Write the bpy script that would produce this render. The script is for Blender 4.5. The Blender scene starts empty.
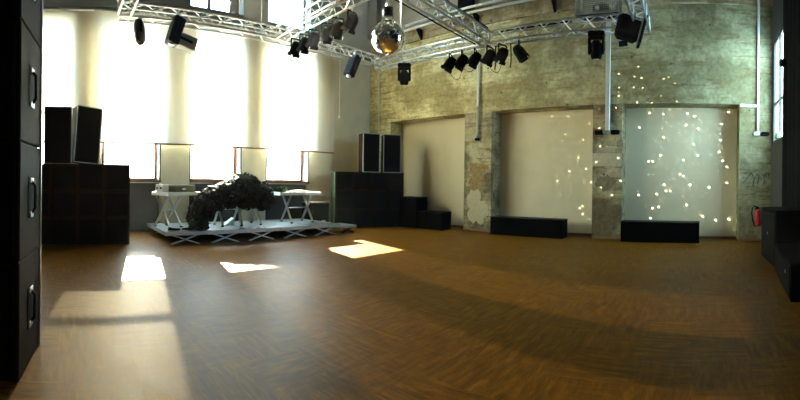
import bpy, bmesh, math, random
from mathutils import Vector, Matrix
random.seed(7)
PI = math.pi
scene = bpy.context.scene
COL = scene.collection

# ------------------------------------------------------------------ materials
def srgb(r, g, b):
    f = lambda c: ((c / 255 + .055) / 1.055) ** 2.4 if c > 10 else c / 255 / 12.92
    return (f(r), f(g), f(b), 1)

class NT:
    """small wrapper round a node tree"""
    def __init__(s, name):
        s.m = bpy.data.materials.new(name); s.m.use_nodes = True
        s.t = s.m.node_tree; s.n = s.t.nodes
        s.b = s.n['Principled BSDF']; s.out = s.n['Material Output']
    def add(s, typ, **kw):
        n = s.n.new(typ)
        for k, v in kw.items(): setattr(n, k, v)
        return n
    def link(s, a, b): s.t.links.new(a, b)
    def coord(s, scale=(1, 1, 1), kind='Object', rot=(0, 0, 0)):
        tc = s.add('ShaderNodeTexCoord'); mp = s.add('ShaderNodeMapping')
        mp.inputs['Scale'].default_value = scale; mp.inputs['Rotation'].default_value = rot
        s.link(tc.outputs[kind], mp.inputs['Vector']); return mp.outputs['Vector']
    def noise(s, vec, scale, detail=6, rough=.6, dist=0):
        n = s.add('ShaderNodeTexNoise'); s.link(vec, n.inputs['Vector'])
        n.inputs['Scale'].default_value = scale; n.inputs['Detail'].default_value = detail
        n.inputs['Roughness'].default_value = rough; n.inputs['Distortion'].default_value = dist
        return n.outputs['Fac']
    def ramp(s, fac, stops):
        r = s.add('ShaderNodeValToRGB'); s.link(fac, r.inputs['Fac'])
        e = r.color_ramp.elements
        while len(e) < len(stops): e.new(.5)
        for i, (p, c) in enumerate(stops):
            e[i].position = p; e[i].color = c if len(c) == 4 else (*c, 1)
        return r.outputs['Color']
    def mix(s, a, b, fac, mode='MIX'):
        m = s.add('ShaderNodeMix', data_type='RGBA', blend_type=mode)
        for sock, v in ((m.inputs[6], a), (m.inputs[7], b), (m.inputs[0], fac)):
            if hasattr(v, 'links') or isinstance(v, bpy.types.NodeSocket): s.link(v, sock)
            else: sock.default_value = v
        return m.outputs[2]
    def bump(s, h, strength=.3, dist=.01):
        b = s.add('ShaderNodeBump'); b.inputs['Strength'].default_value = strength
        b.inputs['Distance'].default_value = dist
        s.link(h, b.inputs['Height']); s.link(b.outputs['Normal'], s.b.inputs['Normal'])

def simple(name, col, rough=.6, metal=0, var=.15, nscale=8, bump=0, spec=.5):
    t = NT(name); v = t.coord()
    f = t.noise(v, nscale)
    dark = tuple(c * (1 - var) for c in col[:3]) + (1,)
    lite = tuple(min(1, c * (1 + var)) for c in col[:3]) + (1,)
    t.link(t.ramp(f, [(.3, dark), (.7, lite)]), t.b.inputs['Base Color'])
    t.b.inputs['Roughness'].default_value = rough; t.b.inputs['Metallic'].default_value = metal
    t.b.inputs['Specular IOR Level'].default_value = spec
    if bump: t.bump(t.noise(v, nscale * 6), bump, .004)
    return t.m

def concrete(name, base, dark, brown, seed=0, boards=True):
    t = NT(name); tc = t.add('ShaderNodeTexCoord'); mp = t.add('ShaderNodeMapping')
    mp.inputs['Location'].default_value = (seed, seed * .7, seed * .3)
    t.link(tc.outputs['Object'], mp.inputs['Vector']); v = mp.outputs['Vector']
    big = t.noise(v, .55, 8, .62)
    st = t.coord((1, 1, 7)); stn = t.noise(st, 1.3, 8, .65, .4)
    c = t.mix(base, dark, t.ramp(big, [(.46, (0, 0, 0)), (.56, (1, 1, 1))]))
    c = t.mix(c, brown, t.ramp(stn, [(.5, (0, 0, 0)), (.66, (.85, .85, .85))]))
    fine = t.noise(v, 9, 8, .7)
    c = t.mix(c, t.ramp(fine, [(.32, (.42, .41, .38)), (.62, (1, 1, 1))]), .75, 'MULTIPLY')
    # broken-out spots and stains
    vo = t.add('ShaderNodeTexVoronoi'); t.link(v, vo.inputs['Vector']); vo.inputs['Scale'].default_value = 2.3
    vo.inputs['Randomness'].default_value = 1
    w = t.add('ShaderNodeMath', operation='MULTIPLY_ADD'); t.link(t.noise(v, 14, 3), w.inputs[0]); w.inputs[1].default_value = .22
    t.link(vo.outputs['Distance'], w.inputs[2])
    sp = t.ramp(w.outputs[0], [(.155, (1, 1, 1)), (.21, (0, 0, 0))])
    c = t.mix(c, tuple(x * .35 for x in brown[:3]) + (1,), sp)
    h = fine
    if boards:   # the colour gets darker and greyer towards the far end of the wall
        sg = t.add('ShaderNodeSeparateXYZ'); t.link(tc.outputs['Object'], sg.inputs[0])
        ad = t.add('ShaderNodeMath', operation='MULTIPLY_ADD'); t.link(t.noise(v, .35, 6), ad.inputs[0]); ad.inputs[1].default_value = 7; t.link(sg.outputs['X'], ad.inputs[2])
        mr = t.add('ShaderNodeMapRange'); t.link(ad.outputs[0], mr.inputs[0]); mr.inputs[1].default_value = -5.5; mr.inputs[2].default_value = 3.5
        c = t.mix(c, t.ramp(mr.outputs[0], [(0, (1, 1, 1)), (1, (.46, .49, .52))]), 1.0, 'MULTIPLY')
    if boards:
        sx = t.add('ShaderNodeSeparateXYZ'); t.link(tc.outputs['Object'], sx.inputs[0])
        mo = t.add('ShaderNodeMath', operation='FRACT'); dv = t.add('ShaderNodeMath', operation='MULTIPLY_ADD')
        dv.inputs[1].default_value = 2.6
        t.link(sx.outputs['Z'], dv.inputs[0])
        wob = t.add('ShaderNodeMath', operation='MULTIPLY'); wob.inputs[1].default_value = .25
        t.link(t.noise(v, 1.1), wob.inputs[0]); t.link(wob.outputs[0], dv.inputs[2]); t.link(dv.outputs[0], mo.inputs[0])
        ln = t.ramp(mo.outputs[0], [(0, (1, 1, 1)), (.035, (0, 0, 0))])
        gate = t.ramp(t.noise(v, 1.2), [(.4, (0, 0, 0)), (.55, (.8, .8, .8))])
        f2 = t.mix(ln, gate, 1.0, 'MULTIPLY')
        c = t.mix(c, tuple(x * .4 for x in dark[:3]) + (1,), f2)
    t.link(c, t.b.inputs['Base Color']); t.b.inputs['Roughness'].default_value = .85
    t.b.inputs['Specular IOR Level'].default_value = .25
    t.bump(h, .5, .012)
    return t.m

M = {}
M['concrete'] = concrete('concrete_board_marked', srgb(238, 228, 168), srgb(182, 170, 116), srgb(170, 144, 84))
M['pillar'] = concrete('concrete_pillar', srgb(186, 178, 138), srgb(112, 104, 76), srgb(124, 98, 56), 5.3, False)
M['concrete_brown'] = concrete('concrete_brown_band', srgb(176, 160, 122), srgb(134, 116, 82), srgb(122, 98, 60), 2.1, False)
M['peel'] = simple('peeled_plaster', srgb(136, 114, 66), .9, 0, .35, 14, .5)
M['patch_light'] = simple('filled_concrete', srgb(176, 168, 130), .85, 0, .12, 9)
M['patch_dark'] = simple('damp_stain', srgb(116, 108, 76), .85, 0, .25, 9)
M['plaster'] = simple('grey_plaster', srgb(208, 200, 172), .85, 0, .06, 2.5, .1)
M['plaster_grey'] = simple('blue_grey_upper_paint', srgb(118, 121, 116), .85, 0, .08, 2)
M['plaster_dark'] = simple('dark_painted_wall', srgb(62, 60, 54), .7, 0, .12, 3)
M['plaster_up'] = simple('smooth_upper_plaster', srgb(150, 146, 126), .85, 0, .1, 1.6)
M['ceiling'] = simple('ceiling_paint', srgb(92, 88, 78), .9)
M['screen'] = simple('cream_screen_cloth', srgb(222, 212, 172), .8, 0, .05, 1.5, .1)
M['wood'] = simple('orange_wood', srgb(112, 66, 38), .5, 0, .3, 12)
M['dark_frame'] = simple('dark_frame_paint', srgb(54, 44, 36), .5)
M['black'] = simple('black_textured_paint', srgb(12, 12, 12), .5, 0, .25, 60, .25, .2)
M['black_matt'] = simple('black_matt', srgb(7, 7, 8), .8, 0, .2, 20, 0, .06)
M['grille'] = simple('black_grille_foam', srgb(17, 15, 13), .7, 0, .3, 120, .4, .1)
M['brown_black'] = simple('brown_black_paint', srgb(40, 31, 21), .75, 0, .2, 40, .2, .05)
M['seam'] = simple('worn_cabinet_edge', srgb(98, 84, 66), .5)
M['curtain'] = simple('black_molton', srgb(18, 20, 20), .95, 0, .2, 10, .2, .1)
M['alu'] = simple('truss_aluminium', srgb(206, 208, 206), .33, 1, .05, 20)
M['alu_dull'] = simple('dull_aluminium', srgb(176, 180, 178), .45, 1, .08, 20)
M['silver_edge'] = simple('silver_edge_rail', srgb(150, 144, 124), .4, .6, .05, 10)
M['pipe'] = simple('galvanised_pipe', srgb(206, 206, 192), .4, .35, .1, 10)
M['deck'] = simple('grey_deck_board', srgb(96, 99, 94), .4, 0, .2, 6, .1)
M['white'] = simple('white_paint', srgb(222, 222, 214), .5, 0, .05, 10)
M['olive'] = simple('olive_cover', srgb(92, 92, 54), .7, 0, .15, 14)
M['net'] = simple('camouflage_net_dark', srgb(20, 21, 14), .85, 0, .5, 16, .6)
M['net_leaf'] = simple('camouflage_net_leaf', srgb(38, 38, 23), .8, 0, .55, 5)
M['net_green'] = simple('camouflage_green', srgb(76, 92, 50), .8, 0, .4, 14)
M['red'] = simple('red_enamel', srgb(190, 24, 30), .35, 0, .1, 10)
M['paper'] = simple('white_paper', srgb(230, 228, 214), .8, 0, .03, 10)
M['brown_card'] = simple('brown_card', srgb(128, 96, 62), .7)
M['greenline'] = simple('green_reflection_paint', srgb(40, 170, 70), .5)
M['greenbox'] = simple('green_lamp_body', srgb(120, 170, 110), .4)
M['graffiti'] = simple('graffiti_ink', srgb(48, 54, 50), .7)
M['bluelabel'] = simple('blue_label', srgb(120, 130, 190), .4)
M['dark_can'] = simple('dark_grey_housing', srgb(84, 82, 76), .5, .1)
M['can_grey'] = simple('grey_lamp_housing', srgb(150, 148, 140), .5, .2)
M['sill'] = simple('sill_paint', srgb(98, 62, 38), .5)
M['facade'] = simple('pale_facade', srgb(205, 212, 220), .9, 0, .05, .3)
M['facade_glass'] = simple('facade_window', srgb(120, 140, 160), .3)
M['pave'] = simple('yard_paving', srgb(150, 150, 145), .9, 0, .1, .4)

# mirror tiles
t = NT('mirror_tiles'); t.b.inputs['Metallic'].default_value = 1; t.b.inputs['Roughness'].default_value = .06
t.b.inputs['Base Color'].default_value = (.86, .88, .84, 1); M['mirror'] = t.m
# lamp lens
t = NT('lamp_lens'); t.b.inputs['Base Color'].default_value = (.75, .78, .76, 1); t.b.inputs['Roughness'].default_value = .15; M['lens'] = t.m
# glass
t = NT('window_glass'); tr = t.add('ShaderNodeBsdfTransparent'); gl = t.add('ShaderNodeBsdfGlossy'); gl.inputs['Roughness'].default_value = .02
tr.inputs['Color'].default_value = (.94, .97, .96, 1)
mx = t.add('ShaderNodeMixShader'); mx.inputs[0].default_value = .05
t.link(tr.outputs[0], mx.inputs[1]); t.link(gl.outputs[0], mx.inputs[2]); t.link(mx.outputs[0], t.out.inputs['Surface']); M['glass'] = t.m
t = NT('added_sun_film'); tl = t.add('ShaderNodeBsdfTranslucent'); tp = t.add('ShaderNodeBsdfTransparent'); mx = t.add('ShaderNodeMixShader'); mx.inputs[0].default_value = .06
tl.inputs['Color'].default_value = (.8, .84, .86, 1); t.link(tl.outputs[0], mx.inputs[1]); t.link(tp.outputs[0], mx.inputs[2]); t.link(mx.outputs[0], t.out.inputs['Surface']); M['film'] = t.m
# sun blind cloth: woven screen that scatters most of the sun and lets a little straight through
t = NT('sun_blind_cloth'); v = t.coord((1, 1, .15)); f = t.noise(v, 6, 4)
c = t.ramp(f, [(.3, srgb(222, 218, 204)), (.7, srgb(230, 226, 214))])
df = t.add('ShaderNodeBsdfDiffuse'); tl = t.add('ShaderNodeBsdfTranslucent'); tp = t.add('ShaderNodeBsdfTransparent')
tp.inputs['Color'].default_value = (1, .9, .7, 1)
t.link(c, df.inputs['Color']); t.link(c, tl.inputs['Color'])
m1 = t.add('ShaderNodeMixShader'); m1.inputs[0].default_value = .26
t.link(df.outputs[0], m1.inputs[1]); t.link(tl.outputs[0], m1.inputs[2])
m2 = t.add('ShaderNodeMixShader'); m2.inputs[0].default_value = .012
t.link(m1.outputs[0], m2.inputs[1]); t.link(tp.outputs[0], m2.inputs[2]); t.link(m2.outputs[0], t.out.inputs['Surface']); M['blind'] = t.m
# floor: brown-gold industrial parquet, waxed
t = NT('waxed_brown_floor')
v = t.coord((1, 1, 1)); s1 = t.noise(t.coord((1.2, 9, 1), rot=(0, 0, .35)), 2.2, 8, .7, .3)
s2 = t.noise(t.coord((8, 1.4, 1), rot=(0, 0, .2)), 2.0, 8, .7, .3)
big = t.noise(v, .5, 4)
c1 = t.ramp(s1, [(.3, srgb(62, 36, 5)), (.5, srgb(108, 70, 12)), (.72, srgb(158, 110, 26))])
c2 = t.ramp(s2, [(.3, srgb(68, 39, 6)), (.5, srgb(106, 69, 12)), (.72, srgb(148, 102, 24))])
br = t.add('ShaderNodeTexBrick'); t.link(v, br.inputs['Vector']); br.inputs['Scale'].default_value = 1.0
br.inputs['Brick Width'].default_value = .5; br.inputs['Row Height'].default_value = .5; br.offset = 0
br.inputs['Color1'].default_value = (0, 0, 0, 1); br.inputs['Color2'].default_value = (1, 1, 1, 1); br.inputs['Mortar Size'].default_value = 0
c = t.mix(c1, c2, br.outputs['Color'])
c = t.mix(c, t.ramp(big, [(.35, (.72, .7, .66)), (.65, (1, 1, 1))]), .6, 'MULTIPLY')
t.link(c, t.b.inputs['Base Color'])
rr = t.add('ShaderNodeMapRange'); t.link(s1, rr.inputs[0]); rr.inputs[3].default_value = .38; rr.inputs[4].default_value = .58
t.link(rr.outputs[0], t.b.inputs['Roughness'])
t.b.inputs['Specular IOR Level'].default_value = .1
t.bump(s1, .08, .003); M['floor'] = t.m

# ------------------------------------------------------------------ mesh builder
class MB:
    def __init__(s): s.v = []; s.f = []; s.sm = []
    def add(s, vs, fs, smooth=False):
        n = len(s.v); s.v += [tuple(p) for p in vs]
        for f in fs: s.f.append(tuple(i + n for i in f)); s.sm.append(smooth)
        return s
    def box(s, lo, hi, mat=None, ch=0):
        bm = bmesh.new(); bmesh.ops.create_cube(bm, size=1)
        for w in bm.verts:
            w.co = Vector([lo[i] + (w.co[i] + .5) * (hi[i] - lo[i]) for i in range(3)])
        if ch: bmesh.ops.bevel(bm, geom=list(bm.edges), offset=ch, segments=1, affect='EDGES')
        if mat is not None: bm.transform(mat)
        bm.verts.index_update()
        s.add([w.co for w in bm.verts], [[w.index for w in f.verts] for f in bm.faces]); bm.free(); return s
    def cyl(s, a, b, r, r2=None, n=12, caps=True, smooth=True):
        a, b = Vector(a), Vector(b); d = (b - a).normalized()
        u = d.orthogonal().normalized(); w = d.cross(u); r2 = r if r2 is None else r2
        vs = [a + (u * math.cos(k * 2 * PI / n) + w * math.sin(k * 2 * PI / n)) * r for k in range(n)]
        vs += [b + (u * math.cos(k * 2 * PI / n) + w * math.sin(k * 2 * PI / n)) * r2 for k in range(n)]
        s.add(vs, [(k, (k + 1) % n, n + (k + 1) % n, n + k) for k in range(n)], smooth)
        if caps:
            m = len(s.v) - 2 * n
            s.f.append(tuple(m + k for k in range(n))[::-1]); s.sm.append(False)
            s.f.append(tuple(m + n + k for k in range(n))); s.sm.append(False)
        return s
    def bar(s, a, b, w, h, up=(0, 0, 1)):
        a, b = Vector(a), Vector(b); d = (b - a).normalized(); up = Vector(up)
        x = d.cross(up)
        if x.length < 1e-4: x = d.orthogonal()
        x.normalize(); y = x.cross(d)
        vs = [p + x * i * w / 2 + y * j * h / 2 for p in (a, b) for i, j in ((-1, -1), (1, -1), (1, 1), (-1, 1))]
        return s.add(vs, [(0, 1, 2, 3), (7, 6, 5, 4), (0, 4, 5, 1), (1, 5, 6, 2), (2, 6, 7, 3), (3, 7, 4, 0)])
    def tube(s, pts, r, n=8):
        pts = [Vector(p) for p in pts]; rings = []; u = None
        for i, p in enumerate(pts):
            d = (pts[min(i + 1, len(pts) - 1)] - pts[max(i - 1, 0)]).normalized()
            u = d.orthogonal().normalized() if u is None else (u - d * u.dot(d)).normalized()
            w = d.cross(u)
            rings.append([p + (u * math.cos(k * 2 * PI / n) + w * math.sin(k * 2 * PI / n)) * r for k in range(n)])
        vs = [q for rg in rings for q in rg]; fs = []
        for i in range(len(pts) - 1):
            fs += [(i * n + k, i * n + (k + 1) % n, (i + 1) * n + (k + 1) % n, (i + 1) * n + k) for k in range(n)]
        fs += [tuple(range(n))[::-1], tuple((len(pts) - 1) * n + k for k in range(n))]
        return s.add(vs, fs, True)
    def lathe(s, prof, n=24, mat=None, smooth=True):
        vs = [Vector((r * math.cos(k * 2 * PI / n), r * math.sin(k * 2 * PI / n), z)) for r, z in prof for k in range(n)]
        if mat is not None: vs = [mat @ q for q in vs]
        fs = [(i * n + k, i * n + (k + 1) % n, (i + 1) * n + (k + 1) % n, (i + 1) * n + k) for i in range(len(prof) - 1) for k in range(n)]
        if prof[0][0] > 1e-5: fs.append(tuple(range(n))[::-1])
        if prof[-1][0] > 1e-5: fs.append(tuple((len(prof) - 1) * n + k for k in range(n)))
        return s.add(vs, fs, smooth)
    def prism(s, poly, axis, lo, hi, mat=None):
        """poly in the two axes other than axis, in cyclic order"""
        n = len(poly); o = [i for i in range(3) if i != axis]; vs = []
        for h in (lo, hi):
            for p in poly:
                q = [0, 0, 0]; q[axis] = h; q[o[0]] = p[0]; q[o[1]] = p[1]; vs.append(Vector(q))
        if mat is not None: vs = [mat @ q for q in vs]
        return s.add(vs, [tuple(range(n))[::-1], tuple(range(n, 2 * n))] + [(k, (k + 1) % n, n + (k + 1) % n, n + k) for k in range(n)])
    def xform(s, mat):
        s.v = [tuple(mat @ Vector(p)) for p in s.v]; return s
    def build(s, name, mat, parent=None):
        me = bpy.data.meshes.new(name); me.from_pydata(s.v, [], s.f); me.update()
        bm = bmesh.new(); bm.from_mesh(me); bmesh.ops.recalc_face_normals(bm, faces=bm.faces); bm.to_mesh(me); bm.free()
        me.polygons.foreach_set('use_smooth', s.sm)
        me.materials.append(M[mat] if isinstance(mat, str) else mat)
        o = bpy.data.objects.new(name, me); COL.objects.link(o)
        if parent is not None: o.parent = parent
        return o

def tag(o, label=None, cat=None, group=None, kind=None):
    if label: o['label'] = label
    if cat: o['category'] = cat
    if group: o['group'] = group
    if kind: o['kind'] = kind
    return o
def thing(name, label, cat, loc=(0, 0, 0), rz=0, group=None):
    o = bpy.data.objects.new(name, None); COL.objects.link(o); o.empty_display_size = .1
    o.location = loc; o.rotation_euler = (0, 0, rz)
    return tag(o, label, cat, group)
def copy_tree(o, parent=None):
    c = o.copy(); COL.objects.link(c)
    if parent is not None: c.parent = parent
    for ch in list(o.children): copy_tree(ch, c)
    return c
def place(proto, used, loc, rz, label, group=None, rot=None):
    o = proto if not used else copy_tree(proto)
    o.location = loc; o.rotation_euler = rot or (0, 0, rz); o['label'] = label
    if group: o['group'] = group
    return o
def struct(mb, name, mat, parent=None, label=None):
    o = mb.build(name, mat, parent)
    if parent is None: o['kind'] = 'structure'
    if label: o['label'] = label
    return o

# ------------------------------------------------------------------ layout (metres; camera stands over the origin)
XL, XR, YB, YF, H = -11.5, 2.18, 11.14, -5.0, 9.2
EYE = 1.5
WINC = [2.11 + 2.62 * k for k in (-1, 0, 1, 2)]; WW = .87
Z_SILL, Z_TOP = 1.5, 6.05
Z_BLIND = 2.56

def wall_cells(plane, lo0, hi0, z0, z1, holes, a, b):
    """solid wall pieces round rectangular holes; plane 'x' or 'y' is the axis of thickness a..b"""
    us = sorted({lo0, hi0, *[h[0] for h in holes], *[h[1] for h in holes]})
    zs = sorted({z0, z1, *[h[2] for h in holes], *[h[3] for h in holes]})
    mb = MB()
    for i in range(len(us) - 1):
        run = None
        for j in range(len(zs) - 1):
            cu, cz = (us[i] + us[i + 1]) / 2, (zs[j] + zs[j + 1]) / 2
            hole = any(h[0] < cu < h[1] and h[2] < cz < h[3] for h in holes)
            if not hole: run = [zs[j], zs[j + 1]] if run is None else [run[0], zs[j + 1]]
            if run and (hole or j == len(zs) - 2):
                if plane == 'x': mb.box((a, us[i], run[0]), (b, us[i + 1], run[1]))
                else: mb.box((us[i], a, run[0]), (us[i + 1], b, run[1]))
                run = None
    return mb

struct(MB().box((XL - .6, YF - .3, -.2), (XR + .3, YB + 1.0, 0)), 'floor', 'floor')
struct(MB().box((XL - .6, YF - .3, H), (XR + .3, YB + 1.0, H + .2)), 'ceiling', 'ceiling')
# window wall (left): tall windows, two clerestory panes, recesses under the sills
holes = []
for k, c in enumerate(WINC):
    holes.append((c - WW, c + WW, Z_SILL, Z_TOP))
    if k >= 2: holes.append((c - WW, c + WW, 6.75, 8.35))
struct(wall_cells('x', YF, YB + 1.0, 0, H, holes, XL - .55, XL - .25), 'wall_left', 'plaster')
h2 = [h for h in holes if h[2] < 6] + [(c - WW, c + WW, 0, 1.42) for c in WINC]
struct(wall_cells('x', YF, YB + 1.0, 0, 6.3, h2, XL - .25, XL), 'wall_left', 'plaster')
struct(wall_cells('x', YF, YB + 1.0, 6.3, H, [h for h in holes if h[2] > 6], XL - .25, XL - .004), 'wall_left', 'plaster_grey')
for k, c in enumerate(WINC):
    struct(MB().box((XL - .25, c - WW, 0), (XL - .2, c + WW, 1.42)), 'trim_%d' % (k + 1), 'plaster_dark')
# concrete wall at the back of the photograph with three niches
NX = [(-10.38, -7.09), (-6.09, -2.84), (-1.99, 1.27)]; NZ = 3.80
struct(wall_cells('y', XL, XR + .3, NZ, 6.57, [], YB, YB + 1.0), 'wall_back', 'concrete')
PX = [(XL, NX[0][0]), (NX[0][1], NX[1][0]), (NX[1][1], NX[2][0]), (NX[2][1], XR + .3)]
for i, (a, b) in enumerate(PX):
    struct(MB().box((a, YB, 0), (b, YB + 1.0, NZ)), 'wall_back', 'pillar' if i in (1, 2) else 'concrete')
struct(MB().box((XL, YB - .05, 6.57), (XR, YB + 1.0, 7.15)), 'wall_back', 'concrete_brown')
struct(MB().box((XL, YB + .06, 7.15), (XR + .3, YB + 1.0, H)), 'wall_back', 'plaster_up')
struct(MB().box((-7.35, YB - .12, 7.16), (-6.8, YB + .06, H)), 'trim_5', 'black_matt')
struct(MB().box((XL + .0, YB - .2, 7.16), (XL + .5, YB + .06, H)), 'trim_6', 'plaster_dark')
# thin skirting strips at pier feet
for i, (a, b) in enumerate(PX[1:]):
    struct(MB().box((a, YB - .02, 0), (min(b, XR), YB, .07)), 'baseboard_back_%d' % (i + 1), 'brown_card')
# right wall with one tall window
RW = (9.42, 10.92, 2.7, 5.5)
struct(wall_cells('x', YF, YB, 0, H, [RW], XR, XR + .08), 'wall_right', 'plaster_dark')
struct(MB().box((XL - .6, YF - .3, 0), (XR + .3, YF, H)), 'wall_front', 'plaster_dark')

# windows
for k, c in enumerate(WINC):
    x0, x1 = XL - .46, XL - .36
    f = MB()
    f.box((x0, c - WW, Z_SILL), (x1, c - WW + .11, Z_TOP)).box((x0, c + WW - .11, Z_SILL), (x1, c + WW, Z_TOP))
    f.box((x0, c - WW + .11, Z_SILL), (x1, c + WW - .11, Z_SILL + .07)).box((x0, c - WW + .11, Z_TOP - .07), (x1, c + WW - .11, Z_TOP))
    f.box((x0, c - WW + .11, 3.6), (x1, c + WW - .11, 3.68))
    w = struct(f, 'window_%d' % (k + 1), 'wood')
    p = MB().box((XL - .415, c - WW + .11, Z_SILL + .07), (XL - .405, c + WW - .11, 3.6)).box((XL - .415, c - WW + .11, 3.68), (XL - .405, c + WW - .11, Z_TOP - .07)).build('pane', 'glass', w)
    MB().box((XL - .404, c - WW + .11, Z_SILL + .07), (XL - .40, c + WW - .11, 1.98)).build('added_sun_film', 'film', w)  # diffusing film added to trim the sun patches on the floor
    s = MB().box((XL - .36, c - WW, 1.44), (XL + .04, c + WW, 1.5)).build('window_sill', 'sill', w)
    j = MB().box((XL - .36, c - WW, 1.5), (XL - .005, c - WW + .05, 2.62)).box((XL - .36, c + WW - .05, 1.5), (XL - .005, c + WW, 2.62)).build('jamb', 'dark_frame', w)
for n, k in enumerate((2, 3)):
    c = WINC[k]; f = MB(); x0, x1 = XL - .46, XL - .36
    if k == 3: f.box((x0, c - WW + .07, 6.82), (x1, c - WW + .24, 8.28))  # extra frame width added to keep the sun off the par cans
    f.box((x0, c - WW, 6.75), (x1, c - WW + .07, 8.35)).box((x0, c + WW - .07, 6.75), (x1, c + WW, 8.35))
    f.box((x0, c - WW + .07, 6.75), (x1, c + WW - .07, 6.82)).box((x0, c - WW + .07, 8.28), (x1, c + WW - .07, 8.35))
    if k == 2: f.box((x0, c - .2, 6.82), (x1, c - .1, 8.28)).box((x0, c + .55, 6.82), (x1, c + WW - .07, 8.28))
    w = struct(f, 'window_%d' % (5 + n), 'dark_frame')
    MB().box((XL - .415, c - WW + .07, 6.82), (XL - .405, c + WW - .07, 8.28)).build('pane', 'glass', w)
f = MB(); x0, x1 = XR + .005, XR + .06
for y in (RW[0], RW[1] - .07, RW[0] + .72): f.box((x0, y, RW[2]), (x1, y + .07, RW[3]))
for z in (RW[2], RW[3] - .07, 3.72): f.box((x0 + .005, RW[0] + .07, z), (x1 - .005, RW[1] - .07, z + .07))
w = struct(f, 'window_7', 'dark_frame')
MB().box((XR + .012, RW[0] + .07, RW[2] + .07), (XR + .018, RW[1] - .07, RW[3] - .07)).build('pane', 'glass', w)

# yard outside, and a pale building seen through the low glass
struct(MB().box((XL - 60, -60, -.5), (XL - .6, 80, -.25)), 'ground', 'pave')
b = thing('building', 'pale building far off behind the bare glass below the blinds', 'building', (XL - 40, 14, -.25))
MB().box((-6, -22, 0), (0, -4, 4.2)).box((-6, 3, 0), (0, 22, 5.2)).build('facade', 'facade', b)
for i in range(5): MB().box((-.05, -20 + i * 3.2, 1.2), (.04, -18.4 + i * 3.2, 3.0)).build('facade_window', 'facade_glass', b)
for i in range(5): MB().box((-.05, 5 + i * 3.2, 1.2), (.04, 6.6 + i * 3.2, 3.2)).build('facade_window', 'facade_glass', b)

# ------------------------------------------------------------------ blinds
BL = [('first cream roller blind, half hidden by the foreground loudspeaker tower', -1.45, 1.02), ('cream roller blind glowing behind the boxes with twin dials', .96, 3.96),
      ('cream roller blind glowing above the camouflage net', 3.86, 6.50), ('cream roller blind glowing nearest the concrete corner, its cord side on grey plaster', 6.42, 9.15)]
for ib, (lab, a, b_) in enumerate(BL):
    r = thing('roller_blind', lab, 'blind', (XL + .12 + .09 * (ib % 2), (a + b_) / 2, Z_BLIND), 0, 'roller blinds on the window wall')
    hw = (b_ - a) / 2; ny, nz = 24, 6; vs = []; fs = []
    for i in range(ny + 1):
        for j in range(nz + 1):
            y = -hw + 2 * hw * i / ny
            vs.append((.006 * math.sin(i * 1.7 + a) + .004 * math.sin(i * .6), y, (6.25 - Z_BLIND) * j / nz))
    for i in range(ny):
        for j in range(nz):
            p = i * (nz + 1) + j; fs.append((p, p + nz + 1, p + nz + 2, p + 1))
    MB().add(vs, fs, True).build('blind_cloth', 'blind', r)
    MB().box((-.018, -hw, -.03), (.018, hw, .012)).build('bottom_bar', 'brown_card', r)
    MB().cyl((0, -hw, 6.25 - Z_BLIND + .03), (0, hw, 6.25 - Z_BLIND + .03), .05).build('roller', 'alu_dull', r)
c = thing('blind_cord', 'thin pale pull cord with end knob on grey wall near the concrete corner', 'cord', (XL + .1, 9.48, 3.93))
MB().cyl((0, 0, 0), (0, 0, 2.5), .012, n=6).build('cord', 'pipe', c); MB().lathe([(0, -.09), (.03, -.07), (.035, 0), (.012, .03)], 10).build('knob', 'white', c)

# ------------------------------------------------------------------ niche screens
NL = ['cream screen in the niche behind the black stage steps', 'cream screen in the middle niche, a black bench before its left half',
      'cream screen in the niche beside the fire extinguisher, dotted with light']
for lab, (a, b_) in zip(NL, NX):
    r = thing('niche_screen', lab, 'screen', ((a + b_) / 2, YB + .62, 0), 0, 'cream screens in the niches')
    hw = (b_ - a) / 2
    MB().box((-hw + .003, 0, .005), (hw - .003, .04, NZ - .005)).build('cloth_panel', 'screen', r)
    MB().box((-hw + .003, -.01, .005), (hw - .003, 0, .06)).build('foot_rail', 'brown_card', r)
    struct(MB().box((a, YB + .67, 0), (b_, YB + 1.0, NZ)), 'wall_back', 'plaster')
# peeled plaster, patches, graffiti on the concrete
def blob(cx, cz, rx, rz_, y, seed, n=64):
    y = y - .0025 * (seed - 3)
    rnd = random.Random(seed); ph = [rnd.random() * 6.28 for _ in range(5)]
    pts = []
    for k in range(n):
        a = 2 * PI * k / n; m = 1 + .12 * math.sin(2 * a + ph[4]) + .12 * math.sin(3 * a + ph[0]) + .1 * math.sin(5 * a + ph[1]) + .07 * math.sin(8 * a + ph[2]) + .05 * math.sin(13 * a + ph[3]) + rnd.uniform(-.05, .05)
        pts.append((cx + rx * m * math.cos(a), cz + rz_ * m * math.sin(a)))
    return MB().prism(pts, 1, y - .004, y + .01)
xs = -6.6
PATCH = [(-6.72, 1.98, .2, .18, 'peel'), (-6.40, 2.0, .17, .16, 'peel'), (-6.6, 1.62, .30, .26, 'peel'), (-6.78, 1.35, .16, .2, 'peel'), (-6.6, .75, .38, .52, 'patch_light'),
         (-2.38, 1.58, .19, .22, 'patch_dark'), (-2.6, 1.6, .14, .15, 'patch_dark')]
for i, (cx, cz, rx, rz_, m) in enumerate(PATCH):
    o = struct(blob(cx, cz, rx, rz_, YB, i + 3), 'trim_%d' % (i + 10), m)
struct(MB().box((-2.83, YB - .004, 2.05), (-2.0, YB + .01, 2.42)), 'trim_18', 'patch_light')
g = MB()
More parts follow.
